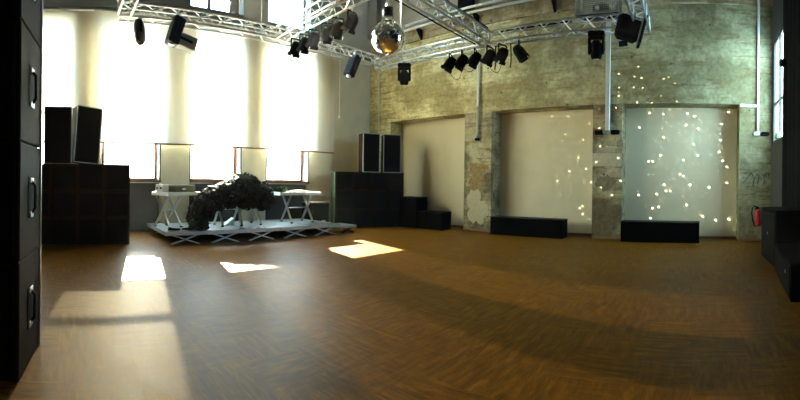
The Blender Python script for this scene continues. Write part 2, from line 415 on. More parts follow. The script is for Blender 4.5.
S = [[(1.40, 2.0), (1.62, 2.02), (1.38, 1.72), (1.62, 1.74)], [(1.62, 2.02), (1.7, 1.86), (1.78, 2.0)], [(1.7, 1.86), (1.66, 1.64)],
     [(1.8, 1.72), (1.82, 1.98), (1.9, 1.82), (1.97, 2.0), (1.98, 1.74)], [(2.03, 2.02), (2.04, 1.9)], [(2.1, 2.02), (2.11, 1.9)]]
for st in S: g.tube([(x, YB - .006, z - .12) for x, z in st], .011, 6)
tag(g.build('graffiti_scrawl', 'graffiti'), 'dark graffiti scrawl on concrete above the red extinguisher', 'graffiti')

# ------------------------------------------------------------------ pipes on the concrete wall
r = thing('wall_pipe', 'pale pipe ending above the peeled pillar', 'pipe', (-6.57, YB - .07, 2.95), 0, 'pipes on the concrete wall')
MB().cyl((0, 0, 0), (0, 0, 3.6), .034).build('tube', 'pipe', r)
for z in (.95, 0.02): MB().cyl((0, 0, z), (0, 0, z + .07), .048).build('coupling', 'alu_dull', r)
MB().box((-.07, -.05, -.06), (.07, .06, .02), ch=.01).build('end_fitting', 'black_matt', r)
r = thing('wall_conduit', 'broad pale rail ending in black boxes between middle and dotted niches', 'conduit', (-2.4, YB - .06, 3.0), 0, 'pipes on the concrete wall')
MB().box((-.065, -.05, .05), (.065, .058, 3.55), ch=.008).build('rail', 'pipe', r)
for a, b_ in ((-.36, -.13), (.1, .34)): MB().box((a, -.06, -.06), (b_, .055, .06), ch=.015).build('socket_box', 'black_matt', r)
MB().box((-.13, -.04, -.03), (.1, .05, .05), ch=.01).build('clamp', 'alu_dull', r)
r = thing('wall_conduit', 'slim white conduit with side arm over the fire extinguisher', 'conduit', (1.78, YB - .05, 3.0), 0, 'pipes on the concrete wall')
MB().cyl((0, 0, 0), (0, 0, 6.1), .036).build('tube', 'white', r)
MB().box((-.5, -.02, .72), (-.037, .045, .80)).build('side_arm', 'pipe', r)
MB().box((-.12, -.05, -.07), (.06, .045, .04), ch=.015).build('clamp', 'alu_dull', r)
MB().box((.09, -.06, -.07), (.32, .045, .04), ch=.02).build('socket_box', 'black_matt', r)
r = thing('wall_pipe', 'thin pale pipe in the corner over the paired tall loudspeakers', 'pipe', (-10.95, YB - .06, 3.3), 0, 'pipes on the concrete wall')
MB().cyl((0, 0, 0), (0, 0, 3.2), .022, n=8).build('tube', 'pipe', r)
r = thing('rail_pair', 'pair of pale tubes on brackets high along the concrete wall', 'rail', (-7.2, YB - .3, 7.0))
MB().cyl((-2.25, 0, .1), (3.6, 0, .1), .04).build('tube', 'pipe', r); MB().cyl((-2.25, -.05, -.1), (3.6, -.05, -.1), .04).build('tube', 'pipe', r); MB().cyl((-2.3, 0, .14), (-2.3, 0, -1.0), .045).build('post', 'pipe', r)
for x in (-1.7, .6, 3.2):
    MB().prism([(-.08, -.1), (.25, -.1), (.25, -.45)], 0, x - .04, x + .04).build('bracket', 'black_matt', r)

# fire extinguisher
r = thing('fire_extinguisher', 'red fire extinguisher with black hose hanging on concrete', 'fire extinguisher', (1.79, YB - .1, .42))
MB().lathe([(.02, 0), (.075, .01), (.08, .05), (.08, .36), (.07, .42), (.03, .46), (.02, .47)], 20).build('cylinder_body', 'red', r)
MB().box((-.03, -.03, .47), (.03, .03, .54)).bar((0, 0, .53), (-.12, -.03, .58), .025, .015).bar((0, 0, .5), (-.11, -.03, .5), .025, .015).build('valve', 'black_matt', r)
MB().tube([(-.02, -.02, .52), (-.1, -.03, .56), (-.16, -.04, .5), (-.175, -.04, .36), (-.15, -.04, .2), (-.11, -.05, .05), (-.08, -.06, -.01)], .016).build('hose', 'black_matt', r)
MB().box((-.05, .08, .1), (.05, .1, .5)).build('wall_mount', 'black_matt', r)

# ------------------------------------------------------------------ trusses
ZT, TS = 5.22, .30   # height of lower chord centres, spacing of chords
def truss(name, label, a, b):
    a, b = Vector((*a, ZT)), Vector((*b, ZT)); L = (b - a).length; d = (b - a).normalized()
    r = thing('lighting_truss', label, 'truss', a, math.atan2(d.y, d.x), 'ceiling truss grid')
    h = TS / 2
    for y in (-h, h):
        for z in (0, TS): MB().cyl((0, y, z), (L, y, z), .025, n=10).build('chord', 'alu', r)
    n = max(2, round(L / .29)); st = L / n
    for nm, fn in (('side_lacing', lambda x, q: (x, -h, TS * q)), ('side_lacing', lambda x, q: (x, h, TS * q)), ('bottom_lacing', lambda x, q: (x, -h + TS * q, 0)), ('top_lacing', lambda x, q: (x, -h + TS * q, TS))):
        m = MB()
        for i in range(n):
            q = i % 2; m.cyl(fn(i * st + .01, q), fn((i + 1) * st - .01, 1 - q), .0125, n=6, caps=False)
        m.build(nm, 'alu', r)
    for x in (.0, L):
        e = MB()
        for p, q in (((-h, 0), (h, 0)), ((h, 0), (h, TS)), ((h, TS), (-h, TS)), ((-h, TS), (-h, 0))):
            e.cyl((x, p[0], p[1]), (x, q[0], q[1]), .018, n=6)
        e.build('end_frame', 'alu', r)
    return r
XA, XD, XF = -9.2, -5.3, -1.22; YE, YC, YR = 1.45, 5.5, 9.42
g_ = .19
truss('A', 'aluminium truss running above the window blinds', (XA, YE - .1), (XA, YR - g_))
truss('B', 'aluminium truss running along the concrete wall with six dark cans', (XA - .15, YR), (XF - g_, YR))
truss('C1', 'aluminium truss with six cans crossing out from the window side', (XA + g_, YC), (XD - g_, YC))
truss('C2', 'aluminium truss overhead between mirror ball and cage end', (XD + g_, YC), (XF - g_, YC))
truss('D', 'aluminium truss dropping to the concrete wall side, black cable on top', (XD, YE + g_), (XD, YR - g_))
truss('E', 'aluminium truss overhead nearest the loudspeaker tower', (XA + g_, YE), (XF - g_, YE))
truss('F', 'aluminium truss ending above the big black floodlight', (XF, YE), (XF, YR + .25))
# hangers
for x, y in ((XA, YE + .3), (XF, YE + .3), (XD, YC), (XF, 6.5), (XA, 5.0)):
    r = thing('hoist_chain', 'steel hoist chain holding up the truss grid', 'chain', (x, y, ZT + TS + .03), 0, 'hoist chains of the truss grid')
    MB().cyl((0, 0, .02), (0, 0, H - ZT - TS - .04), .014, n=6).build('chain', 'alu_dull', r); MB().box((-.05, -.19, -.01), (.05, .19, .03)).build('clamp', 'black_matt', r)

# ------------------------------------------------------------------ stage lights
def par(name='par_can'):
    r = thing(name, '', 'stage light')
    # hook clamp and yoke about the local origin = chord centre; body axis turned by the yoke tilt
    MB().tube([(0, -.03, -.035), (0, -.045, 0), (0, 0, .045), (0, .045, 0)], .012, 6).cyl((0, 0, -.02), (0, 0, -.1), .014, n=8).build('hook_clamp', 'alu_dull', r)
    y = MB(); y.bar((-.135, 0, -.1), (.135, 0, -.1), .035, .008, (0, 1, 0)).bar((-.135, 0, -.1), (-.135, 0, -.32), .006, .035).bar((.135, 0, -.1), (.135, 0, -.32), .006, .035)
    y.build('yoke', 'black_matt', r)
    t_ = Matrix.Translation((0, 0, -.32)) @ Matrix.Rotation(.6, 4, 'X')
    b = MB().lathe([(.05, .15), (.085, .14), (.11, .09), (.128, .03), (.132, -.14), (.138, -.15), (.138, -.17), (.125, -.17), (.122, -.1), (0, -.1)], 22, t_).build('can', 'black_matt', r)
    MB().lathe([(0, -.115), (.12, -.12)], 22, t_).build('lens', 'lens', b)
    f = MB().add([], [])
    for i in range(4):
        q = t_ @ Matrix.Rotation(i * PI / 2, 4, 'Z'); f.box((-.1, .125, -.235), (.1, .13, -.16), q)
    f.build('colour_frame', 'black_matt', r)
    return r
p0 = par(); used = False
order = ['first', 'second', 'third', 'fourth', 'fifth', 'sixth']
for i, (x, rz) in enumerate(((-8.33, 1.5), (-7.95, 1.45), (-7.57, 1.4), (-7.07, 1.0), (-6.7, 1.3), (-6.25, 1.7))):
    o = place(p0, used, (x * 1.027, YC + .15, ZT - .01), rz, 'black par can, %s from the window end of the crossing truss' % order[i], 'par cans on the crossing truss'); used = True; o.scale = (1.0, 1.0, .95)
for i, (x, rz) in enumerate(((-6.39, 1.9), (-6.0, 2.0), (-5.58, 1.9), (-5.14, 1.5), (-4.77, 1.3), (-4.3, -1.2))):
    o = place(p0, used, (x, YR - .15, ZT - .01), rz, 'black par can, %s from the corner on the truss along the concrete' % order[i], 'par cans along the concrete wall'); o.scale = (1.12, 1.12, 1.05)

def moving_head():
    r = thing('moving_head', '', 'stage light')
    MB().box((-.05, -.03, -.03), (.05, .03, .05)).build('hanging_clamp', 'alu_dull', r)
    MB().box((-.2, -.16, -.15), (.2, .16, -.03), ch=.03).build('base', 'black_matt', r)
    y = MB().box((-.19, -.08, -.2), (.19, .08, -.15), ch=.02)
    for s in (-1, 1): y.box((s * .165 - .035, -.1, -.54), (s * .165 + .035, .1, -.16), ch=.03)
    y.build('yoke', 'black_matt', r)
    h = MB().lathe([(.0, .2), (.08, .19), (.13, .12), (.15, .0), (.145, -.12), (.12, -.22), (.10, -.24), (.0, -.235)], 20, Matrix.Translation((0, 0, -.42)) @ Matrix.Rotation(.18, 4, 'X')).build('head', 'black_matt', r)
    MB().lathe([(0, -.241), (.08, -.245)], 20, Matrix.Translation((0, 0, -.42)) @ Matrix.Rotation(.18, 4, 'X')).build('lens', 'lens', h)
    return r
m0 = moving_head()
place(m0, False, (-8.1, YR - .15, ZT - .06), .7, 'black moving head light under the truss near the mirror ball', 'moving heads on the rear truss')
place(m0, True, (-2.3, YR - .15, ZT - .06), .2, 'black moving head light under the truss below the wire cage', 'moving heads on the rear truss')
r = thing('rounded_lamp', 'smoke-grey rounded lamp hanging at the window truss end near the loudspeaker tower', 'stage light', (XA + .1, 1.82, ZT - .03))
MB().box((-.05, -.05, -.1), (.05, .05, .05)).build('hanging_clamp', 'alu_dull', r)
MB().lathe([(0, .3), (.07, .28), (.115, .2), (.13, .08), (.13, -.1), (.11, -.22), (.06, -.29), (0, -.3)], 20, Matrix.Translation((0, 0, -.3)) @ Matrix.Rotation(.12, 4, 'X')).build('housing', 'dark_can', r)
MB().box((-.15, -.03, -.34), (-.131, .03, -.08)).build('yoke_arm', 'black', r); MB().box((.131, -.03, -.34), (.15, .03, -.08)).build('yoke_arm', 'black', r)

def scanner(label, loc, rot, mat, L=.75, W=.28, D=.24, clamp=True):
    r = thing('scanner_light', label, 'stage light', loc)
    R = Matrix.Rotation(rot[2], 4, 'Z') @ Matrix.Rotation(rot[0], 4, 'X') @ Matrix.Rotation(rot[1], 4, 'Y')
    MB().box((-.04, -.04, -.12), (.04, .04, .05 if clamp else .2)).build('hanging_clamp', 'alu_dull', r)
    T = Matrix.Translation((0, 0, -.16)) @ R
    MB().box((-W / 2, -D / 2, -L + .1), (W / 2, D / 2, .1), T, ch=.03).build('housing', mat, r)
    MB().box((-W / 2 - .012, -.03, -L * .6), (-W / 2, .03, .06), T).build('yoke_arm', 'black', r); MB().box((W / 2, -.03, -L * .6), (W / 2 + .012, .03, .06), T).build('yoke_arm', 'black', r)
    MB().lathe([(0, -L + .095), (.08, -L + .09)], 16, T).build('lens', 'lens', r)
    return r
scanner('black box scanner light hanging below the truss just before the corner', (XA + .15, 8.1, ZT + .14), (-.5, 0, .2), 'black', .74, .3, .26)
scanner('black box scanner light hanging over the second blind', (XA + .15, 2.72, ZT + .13), (-.3, 0, .15), 'black', .66, .3, .28)
scanner('pale grey boxy lamp slung beside the black scanner over the second blind', (XA + .12, 2.76, ZT - .26), (1.2, 0, -.15), 'can_grey', .52, .34, .3, False)

# cables
def cable(name, label, pts, r, grp=None, mat='black_matt'):
    P = [Vector(p) for p in pts]; out = []
    for i in range(len(P) - 1):
        p0_, p1, p2, p3 = P[max(i - 1, 0)], P[i], P[i + 1], P[min(i + 2, len(P) - 1)]
        for k in range(8):
            u = k / 8; out.append(.5 * ((2 * p1) + (p2 - p0_) * u + (2 * p0_ - 5 * p1 + 4 * p2 - p3) * u * u + (3 * p1 - p0_ - 3 * p2 + p3) * u ** 3))
    out.append(P[-1])
    return tag(MB().tube(out, r, 6).build(name, mat), label, 'cable', grp)
zc = ZT + TS + .045
cable('power_cable', 'thick black cable lying along the truss that drops to the concrete wall side', [(XD + .15, 2.0, zc), (XD + .12, 4, zc + .01), (XD + .16, 6, zc), (XD + .1, 7.6, zc + .015), (XD + .15, 9.15, zc)], .02)
cable('power_cable', 'black cable running below the truss that drops to the concrete wall side', [(XD - .2, 2.0, ZT - .02), (XD - .2, 4, ZT - .06), (XD - .2, 6, ZT - .03), (XD - .19, 7.6, ZT - .07), (XD - .2, 9.1, ZT - .03)], .016)
cable('power_cable', 'black cable along the top of the truss by the concrete', [(XD + .35, YR + .1, zc), (-3.9, YR + .12, zc), (-3.0, YR + .1, zc)], .022)
for i, (x0, x1, dz, lab) in enumerate(((-6.39, -6.0, .65, 'thin cable loop drooping between the first two cans by the concrete'), (-6.0, -5.58, .5, 'thin cable loop drooping between the second and third cans by the concrete'), (-5.14, -4.77, .62, 'thin cable loop drooping between the fourth and fifth cans by the concrete'))):
    cable('hanging_lamp_cable', lab, [(x0, YR - .1, ZT - .3), (x0 - .05, YR - .05, ZT - dz), ((x0 + x1) / 2, YR - .02, ZT - dz - .14), (x1, YR - .06, ZT - .3)], .008, 'lamp cables')
for x, lab in ((-5.0, 'short black cable tail hanging under the fourth can'), (-4.55, 'short black cable tail hanging before the sixth can')):
    cable('hanging_cable', lab, [(x, YR - .13, ZT - .1), (x + .01, YR - .12, ZT - .5), (x - .01, YR - .12, ZT - .72)], .018)

# mirror ball
r = thing('mirror_ball', 'mirror ball hanging from the truss crossing', 'mirror ball', (-5.27, 5.55, 4.25))
prof = []; nb = 26
vs = []; ns = 44; R0 = .32
for i in range(nb + 1):
    th = PI * i / nb; vs.append((R0 * math.sin(th), -R0 * math.cos(th)))
vs[0] = (0.0, -R0); vs[-1] = (0.0, R0)
mb_ = MB().lathe([(max(a, 0), z) for a, z in vs], ns, None, False); rj = random.Random(5)
mb_.v = [tuple(Vector(p) * (1 + rj.uniform(-.006, .006))) for p in mb_.v]; mb_.build('mirror_tiles', 'mirror', r)
MB().cyl((0, 0, R0 - .01), (0, 0, .38), .02).build('cap', 'alu_dull', r)
MB().cyl((0, 0, .38), (0, 0, .56), .1, n=16).build('motor', 'black', r)
MB().cyl((0, 0, .56), (0, 0, .95), .012, n=6).build('hanging_rod', 'alu_dull', r)
for sx in (-1, 1): MB().cyl((sx * .1 + .05, sx * .1 + .1, .2), (sx * .1 + .05, sx * .1 + .1, .95), .011, n=8).build('suspension_rod', 'alu_dull', r)

# wire cage on the truss end with things inside, floodlight, small spot
r = thing('wire_cage', 'wire mesh cage with pale frame standing on the truss end', 'cage', (-2.28, YR, ZT + TS + .03))
f = MB()
for x in (-.5, .5):
    for y in (-.22, .22): f.box((x - .025, y - .025, 0), (x + .025, y + .025, .95))
    for z in (.02, .93): f.box((x - .02, -.22, z - .02), (x + .02, .22, z + .02))
for y in (-.22, .22):
    for z in (.02, .93): f.box((-.5, y - .02, z - .02), (.5, y + .02, z + .02))
f.build('frame', 'alu_dull', r)
w = MB()
for y in (-.22, .22):
    for i in range(1, 20): w.cyl((-.5 + i * .05, y, .02), (-.5 + i * .05, y, .93), .004, n=4, caps=False)
    for i in range(1, 18): w.cyl((-.5, y, .02 + i * .05), (.5, y, .02 + i * .05), .004, n=4, caps=False)
w.build('wire_mesh', 'alu_dull', r)
MB().box((-.47, -.2, .03), (.47, .2, .05)).build('floor_plate', 'black', r)
q = thing('projector', 'dark projector inside the wire cage', 'projector', (-2.2, YR, ZT + TS + .085))
MB().box((-.2, -.15, 0), (.2, .15, .2), ch=.02).build('housing', 'olive', q); MB().cyl((-.08, -.15, .1), (-.08, -.19, .1), .05).build('lens', 'lens', q)
r = thing('floodlight', 'large black floodlight with silver side frame below the truss end', 'stage light', (-1.5, 9.1, ZT - .06), .25)
T = Matrix.Translation((0, 0, -.02)) @ Matrix.Rotation(.25, 4, 'Y')
MB().box((-.28, -.2, -.3), (.26, .2, .22), T, ch=.08).build('housing', 'black_matt', r)
MB().box((.26, -.24, -.34), (.29, -.2, .24), T).box((.26, .2, -.34), (.29, .24, .24), T).box((.26, -.2, -.34), (.29, .2, -.3), T).build('side_frame', 'alu_dull', r)
MB().box((.291, -.24, -.34), (.36, .24, .3), T, ch=.02).build('barn_door', 'black_matt', r)
MB().box((-.03, -.03, .1), (.03, .03, .2)).build('clamp', 'alu_dull', r)
r = thing('small_spotlight', 'small black spotlight with white lens under the big floodlight', 'stage light', (-1.62, 9.05, 4.74), .2)
MB().cyl((-.1, 0, -.01), (.1, 0, .02), .065, n=14).build('can', 'black_matt', r); MB().cyl((-.105, -.02, 0), (-.1, -.02, 0), .055, n=14).build('lens', 'lens', r)
MB().bar((0, 0, .06), (.04, .0, .13), .03, .01).build('yoke', 'black_matt', r)

# ------------------------------------------------------------------ loudspeakers
CW = .612
def sub():
    r = thing('subwoofer', '', 'loudspeaker')
    MB().box((-CW / 2 + .001, -.6, .001), (CW / 2 - .001, 0, .619), ch=.006).build('cabinet', 'brown_black', r)
    MB().box((-CW / 2 + .05, -.012 + .014, .05), (CW / 2 - .05, .014, .57), ch=.004).build('grille', 'grille', r)
    for s in (-1, 1):
        MB().box((s * (CW / 2 - .012) - .006, -.02, .02), (s * (CW / 2 - .012) + .006, .008, .6)).build('edge_strip', 'brown_black', r)
    return r
s0 = sub(); used = False
rows = ['bottom', 'middle', 'top']
cols = ['exposed end', 'second from exposed end', 'third from exposed end', 'tower-side end']
for c_ in range(4):
    for k in range(3):
        place(s0, used, (-9.3, 1.67 - CW / 2 - c_ * (CW + .001), k * .62), -PI / 2,
              'dark subwoofer, %s row, %s column, in the stack below the blinds' % (rows[k], cols[c_]), 'subwoofers stacked by the blinds'); used = True
PHI = math.radians(65); u_ = Vector((math.cos(PHI), math.sin(PHI), 0)); PL = Vector((-10.29, 8.42, 0))
cols2 = ['green-strip end', 'second from green strip', 'third from green strip', 'stage-step end']
for c_ in range(4):
    for k in range(3):
        p = PL + u_ * (CW / 2 + c_ * CW); p.z = k * .62 + (.03 if False else 0)
        o = place(s0, True, p, PHI - PI, 'black subwoofer, %s row, %s column, in the corner stack' % (rows[k], cols2[c_]), 'subwoofers stacked in the corner')
# tall cabinets with silver edge rails
def tall(W=.62, Hh=1.32, D=.5):
    r = thing('tall_loudspeaker', '', 'loudspeaker')
    MB().prism([(-W / 2, 0), (W / 2, 0), (W / 2 * .8, -D), (-W / 2 * .8, -D)], 2, 0, Hh).build('cabinet', 'brown_black', r)
    MB().box((-W / 2 + .04, -.003, .04), (W / 2 - .04, .014, Hh - .04)).build('grille', 'grille', r)
    e = MB()
    for s in (-1, 1): e.box((s * W / 2 - .009, -.02, 0), (s * W / 2 + .009, .018, Hh))
    e.box((-W / 2 + .01, -.02, 0), (W / 2 - .01, .017, .016)).box((-W / 2 + .01, -.02, Hh - .016), (W / 2 - .01, .017, Hh))
    e.build('edge_rail', 'silver_edge', r)
    return r
t0 = tall()
place(t0, False, tuple(PL + u_ * 1.26 + Vector((-.06, .03, 1.86))), PHI - PI + .12, 'tall black loudspeaker with pale edges, left of the two atop the corner stack', 'tall loudspeakers')
place(t0, True, tuple(PL + u_ * 2.02 + Vector((-.06, .03, 1.86))), PHI - PI - .08, 'tall black loudspeaker with pale edges, right of the two atop the corner stack', 'tall loudspeakers')
place(t0, True, (-9.33, -.02, 1.86), -PI / 2 + .1, 'tall loudspeaker partly behind the foreground tower, on the stack by the blinds', 'tall loudspeakers', )
o = place(t0, True, (-9.42, .64, 1.885), 0, 'tall tilted loudspeaker at the open end of the stack by the blinds', 'tall loudspeakers')
o.rotation_euler = (0, -.075, -PI / 2 + .34)
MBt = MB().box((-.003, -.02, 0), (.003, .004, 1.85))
r = tag(MBt.build('green_reflection_strip', 'greenline'), 'thin green reflection strip down the edge of the corner subwoofer stack', 'strip')  # coloured strip stands in for a green reflection on the stack edge
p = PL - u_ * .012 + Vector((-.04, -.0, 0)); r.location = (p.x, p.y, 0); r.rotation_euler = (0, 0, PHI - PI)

# foreground tower at the left border
e0 = Vector((-2.93, -.28, 0)); e1 = Vector((-3.65, -.165, 0)); sd = (e1 - e0); SL = sd.length; ang = math.atan2(sd.y, sd.x)
def pa():
    r = thing('pa_cabinet', '', 'loudspeaker')       # local: x along the visible side away from the front, y into the cabinet (towards -y world)
    MB().box((0, 0, .003), (SL, .95, .887), ch=.012).build('cabinet', 'brown_black', r)
    MB().box((-.02, .04, .04), (0, .91, .85), ch=.006).build('front_grille', 'grille', r)
    rc = MB().box((SL * .36, -.004, .30), (SL * .66, .004, .63)).build('handle_recess', 'black_matt', r)
    MB().tube([(SL * .51, -.004, .34), (SL * .51, -.035, .37), (SL * .51, -.035, .56), (SL * .51, -.004, .59)], .014, 8).build('handle', 'black', rc)
    MB().box((SL * .44, -.012, .58), (SL * .58, -.002, .62), ch=.003).build('handle_bolt_plate', 'alu_dull', rc)
    MB().box((SL * .42, -.012, .30), (SL * .58, -.002, .35), ch=.003).build('handle_bolt_plate', 'alu_dull', rc)
    MB().box((SL - .012, -.012, .0), (SL + .012, .012, .889)).build('edge_rail', 'silver_edge', r)
    return r
q0 = pa()
for k, w_ in enumerate(('bottom', 'second from the bottom', 'third from the bottom', 'topmost')):
    o = place(q0, k > 0, (e0.x, e0.y, k * .89), 0, 'big dark loudspeaker cabinet at the photo\'s left border, %s of its tower' % w_, 'loudspeaker tower at the left border')
    o.rotation_euler = (0, 0, ang)
# the local y axis must point to -y world: check by the sign of the rotation (ang is near pi, so local +y is world -y)
r = MB().box((-.026, .30, .30), (-.021, .36, .52)).build('blue_label', 'bluelabel', bpy.data.objects['pa_cabinet.003']); r['label'] = 'small blue shining label'

# black speakers along the right wall
r = thing('black_cabinet', 'taller black cabinet along the curtain below the extinguisher', 'loudspeaker', (1.52, 7.3, 0), 0, 'black cabinets along the curtain')
MB().box((0, 0, .0), (.5, 1.5, 1.07), ch=.015).build('body', 'black_matt', r); MB().box((-.012, .06, .06), (0, 1.44, 1.0)).build('grille', 'grille', r)
MB().box((-.02, .7, .55), (-.012, .76, .6)).build('catch', 'alu_dull', r)
r = thing('black_cabinet', 'low long black cabinet at the right border, nearest the viewer along the curtain', 'loudspeaker', (1.27, 5.12, 0), -.1, 'black cabinets along the curtain')
MB().box((0, 0, .0), (.55, 2.0, .5), ch=.015).build('body', 'black_matt', r); MB().box((-.012, .06, .05), (0, 1.94, .45)).build('grille', 'grille', r)
MB().box((-.02, .4, .3), (-.012, .45, .34)).build('catch', 'alu_dull', r)

# black curtain on the right wall
vs = []; fs = []; n = 150
for i in range(n + 1):
    y = 1.0 + (9.36 - 1.0) * i / n; d = .035 * math.sin(i * .9) + .015 * math.sin(i * .37 + 1)
    vs += [(2.10 + d, y, .02), (2.10 + d * .6, y, 8.6)]
for i in range(n): fs.append((2 * i, 2 * i + 2, 2 * i + 3, 2 * i + 1))
o = MB().add(vs, fs, True).build('black_curtain', 'curtain'); tag(o, 'black curtain hanging along the right wall', 'curtain')
md = o.modifiers.new('thickness', 'SOLIDIFY'); md.thickness = .01
r = thing('wall_speaker', 'small black box fixed high before the curtain', 'loudspeaker', (1.98, 8.9, 4.25)); MB().box((-.05, -.07, 0), (.05, .07, .14), ch=.01).build('housing', 'black_matt', r); MB().box((.05, -.02, .04), (.09, .02, .1)).build('bracket', 'black_matt', r)
r = thing('exit_lamp', 'small green lamp box at the foot of the tall right window', 'lamp', (2.1, 9.98, 2.72)); MB().box((-.05, -.1, 0), (.07, .1, .16), ch=.025).build('lamp_body', 'greenbox', r); MB().box((-.052, -.06, .1), (-.049, .06, .14)).build('lamp_cover', 'white', r); MB().box((.07, -.04, .03), (.08, .04, .13)).build('wall_mount', 'black_matt', r)

# ------------------------------------------------------------------ black stage boxes / benches
def bench(label, x0, x1, y0, y1, z, name='stage_box', cat='stage box', grp='black stage boxes'):
    r = thing(name, label, cat, ((x0 + x1) / 2, (y0 + y1) / 2, 0), 0, grp)
    w, d = (x1 - x0) / 2, (y1 - y0) / 2
    MB().box((-w, -d, .0), (w, d, z - .03), ch=.008).build('box', 'black_matt', r)
    MB().box((-w - .006, -d - .006, z - .028), (w + .006, d + .006, z), ch=.006).build('top_board', 'black', r)
bench('taller black stage step next to the corner stack', -9.33, -8.56, 10.5, 11.1, 1.04)
bench('lower black stage step at the end of the corner stack', -8.53, -7.55, 10.55, 11.1, .58)
bench('long low black bench before the middle niche', -5.87, -3.58, 10.72, 11.2, .53, 'low_bench', 'bench', 'low benches before the niches')
bench('long low black bench before the light-dotted niche', -1.93, .18, 10.72, 11.2, .55, 'low_bench', 'bench', 'low benches before the niches')

# ------------------------------------------------------------------ stage platform of decks on scissor legs
def cross_legs(r, y0, y1, x, zt, zb=0, w=.06, name='leg', mat='alu_dull', axis='y'):
    for i, (a, b_) in enumerate(((y0, y1), (y1, y0))):
        off = (.02 if i else -.02)
        if axis == 'y': p, q = (x + off, a, zb), (x + off, b_, zt)
        else: p, q = (a, x + off, zb), (b_, x + off, zt)
        MB().bar(p, q, .03, w, (1, 0, 0) if axis == 'y' else (0, 1, 0)).build(name, mat, r)
def deck():
    r = thing('stage_deck', '', 'stage deck')
    MB().box((-2.0, 0, .27), (0, 1.0, .30)).build('deck_board', 'deck', r)
    MB().box((-.03, -.005, .215), (.01, 1.005, .295)).box((-2.01, -.005, .215), (-1.97, 1.005, .295)).box((-1.97, -.005, .215), (-.03, .03, .295)).box((-1.97, .97, .215), (-.03, 1.005, .295)).build('frame', 'alu_dull', r)
    cross_legs(r, .15, .85, -.06, .225); cross_legs(r, .15, .85, -1.9, .225)
    return r
d0 = deck()
DL = ['grey stage deck on crossed legs, end one nearest the blinds-side subwoofers', 'grey stage deck on crossed legs under the hanging tail of the net', 'grey stage deck on crossed legs, middle of the platform',
      'grey stage deck on crossed legs under the right half of the net', 'grey stage deck on crossed legs under the open white table']
for i in range(5):
    place(d0, i > 0, (-9.02, 2.47 + i * 1.025, 0), 0, DL[i], 'stage decks of the platform')
r = thing('stage_deck', 'short low grey deck end sticking out before the corner stack', 'stage deck', (-9.05, 7.62, 0), 0, 'stage decks of the platform')
MB().box((-.75, 0, .2), (0, .62, .225)).build('deck_board', 'deck', r); MB().box((-.76, -.004, .15), (.01, .02, .22)).box((-.02, .02, .15), (.01, .62, .22)).box((-.76, .6, .15), (-.02, .625, .22)).build('frame', 'alu_dull', r)
cross_legs(r, .08, .55, -.05, .16, name='leg', mat='black')

# DJ tables
def table(label, loc, rz, L, D, xs_, zt=.9):
    r = thing('scissor_table', label, 'table', loc, rz, 'scissor-leg tables on the platform')     # local y = long axis, x = depth towards the wall is negative
    MB().box((-D, 0, zt - .025), (0, L, zt)).build('table_top', 'white', r)
    MB().box((-.03, -.003, zt - .09), (.004, L + .003, zt - .02)).box((-D - .004, -.003, zt - .09), (-D + .03, L + .003, zt - .02)).box((-D + .03, -.003, zt - .09), (-.03, .03, zt - .02)).box((-D + .03, L - .03, zt - .09), (-.03, L + .003, zt - .02)).build('frame', 'white', r)
    for y in xs_: cross_legs(r, -D + .03, -.03, y, zt - .06, 0.0, .052, 'leg', 'alu', 'x')
    for a, b_ in zip(xs_[:-1], xs_[1:]): MB().cyl((-D / 2, a, zt * .48), (-D / 2, b_, zt * .48), .014, n=8).build('cross_bar', 'alu', r)
    for y in xs_:
        for x in (-D + .03, -.03): MB().box((x - .025, y - .03, 0), (x + .025, y + .03, .03)).build('rubber_foot', 'black_matt', r)
    return r
ZP = .302
table('white scissor-leg table with olive equipment at the platform\'s blind-stack end', (-9.63, 2.69, ZP), math.radians(30), 1.3, .6, (.1, .52))
table('scissor-leg table beneath the camouflage net', (-9.7, 3.98, ZP), 0, 1.55, .62, (.22, .78, 1.36))
table('open white scissor-leg table with papers near the corner stack', (-9.72, 5.95, ZP), 0, 1.45, .62, (.42, 1.16))
# equipment on the left table
A30 = math.radians(30); ax = Vector((-math.cos(A30), -math.sin(A30), 0)); ay = Vector((-math.sin(A30), math.cos(A30), 0)); N = Vector((-9.63, 2.69, ZP + .902))
r = thing('twin_dial_box', 'small pale box with two round dials on the left white table', 'equipment', tuple(N + ax * .32 + ay * .12), A30)
MB().box((-.16, -.1, 0), (.12, .1, .2), ch=.01).build('case', 'white', r)
for x in (-.09, .05):
    f_ = MB().cyl((x, -.1, .1), (x, -.115, .1), .058, n=18).build('dial', 'paper', r); MB().cyl((x, -.115, .1), (x, -.12, .1), .03, n=14).build('dial_centre', 'black_matt', f_)
for x in (-.09, .05):
    pass
r = thing('equipment_case', 'long olive equipment case on the left white table', 'equipment', tuple(N + ax * .12 + ay * .26), A30)
MB().box((-.36, 0, 0), (.08, .82, .17), ch=.012).build('case', 'olive', r); MB().box((-.34, .02, .17), (.06, .8, .19)).build('lid', 'can_grey', r)
MB().box((.08, .3, .06), (.09, .42, .1)).build('latch', 'alu_dull', r)
# papers etc. on right table
z = ZP + .902
tag(MB().box((-9.98, 6.28, z), (-9.78, 6.52, z + .02)).build('paper_stack', 'paper'), 'white papers lying on the open scissor table', 'paper')
r = thing('brown_box', 'flat brown box lying on the open scissor table', 'box', (-10.0, 6.78, z)); MB().box((-.14, -.2, 0), (.14, .2, .035), ch=.004).build('box_body', 'brown_card', r); MB().box((-.142, -.202, .025), (.142, .202, .045)).build('lid', 'paper', r)
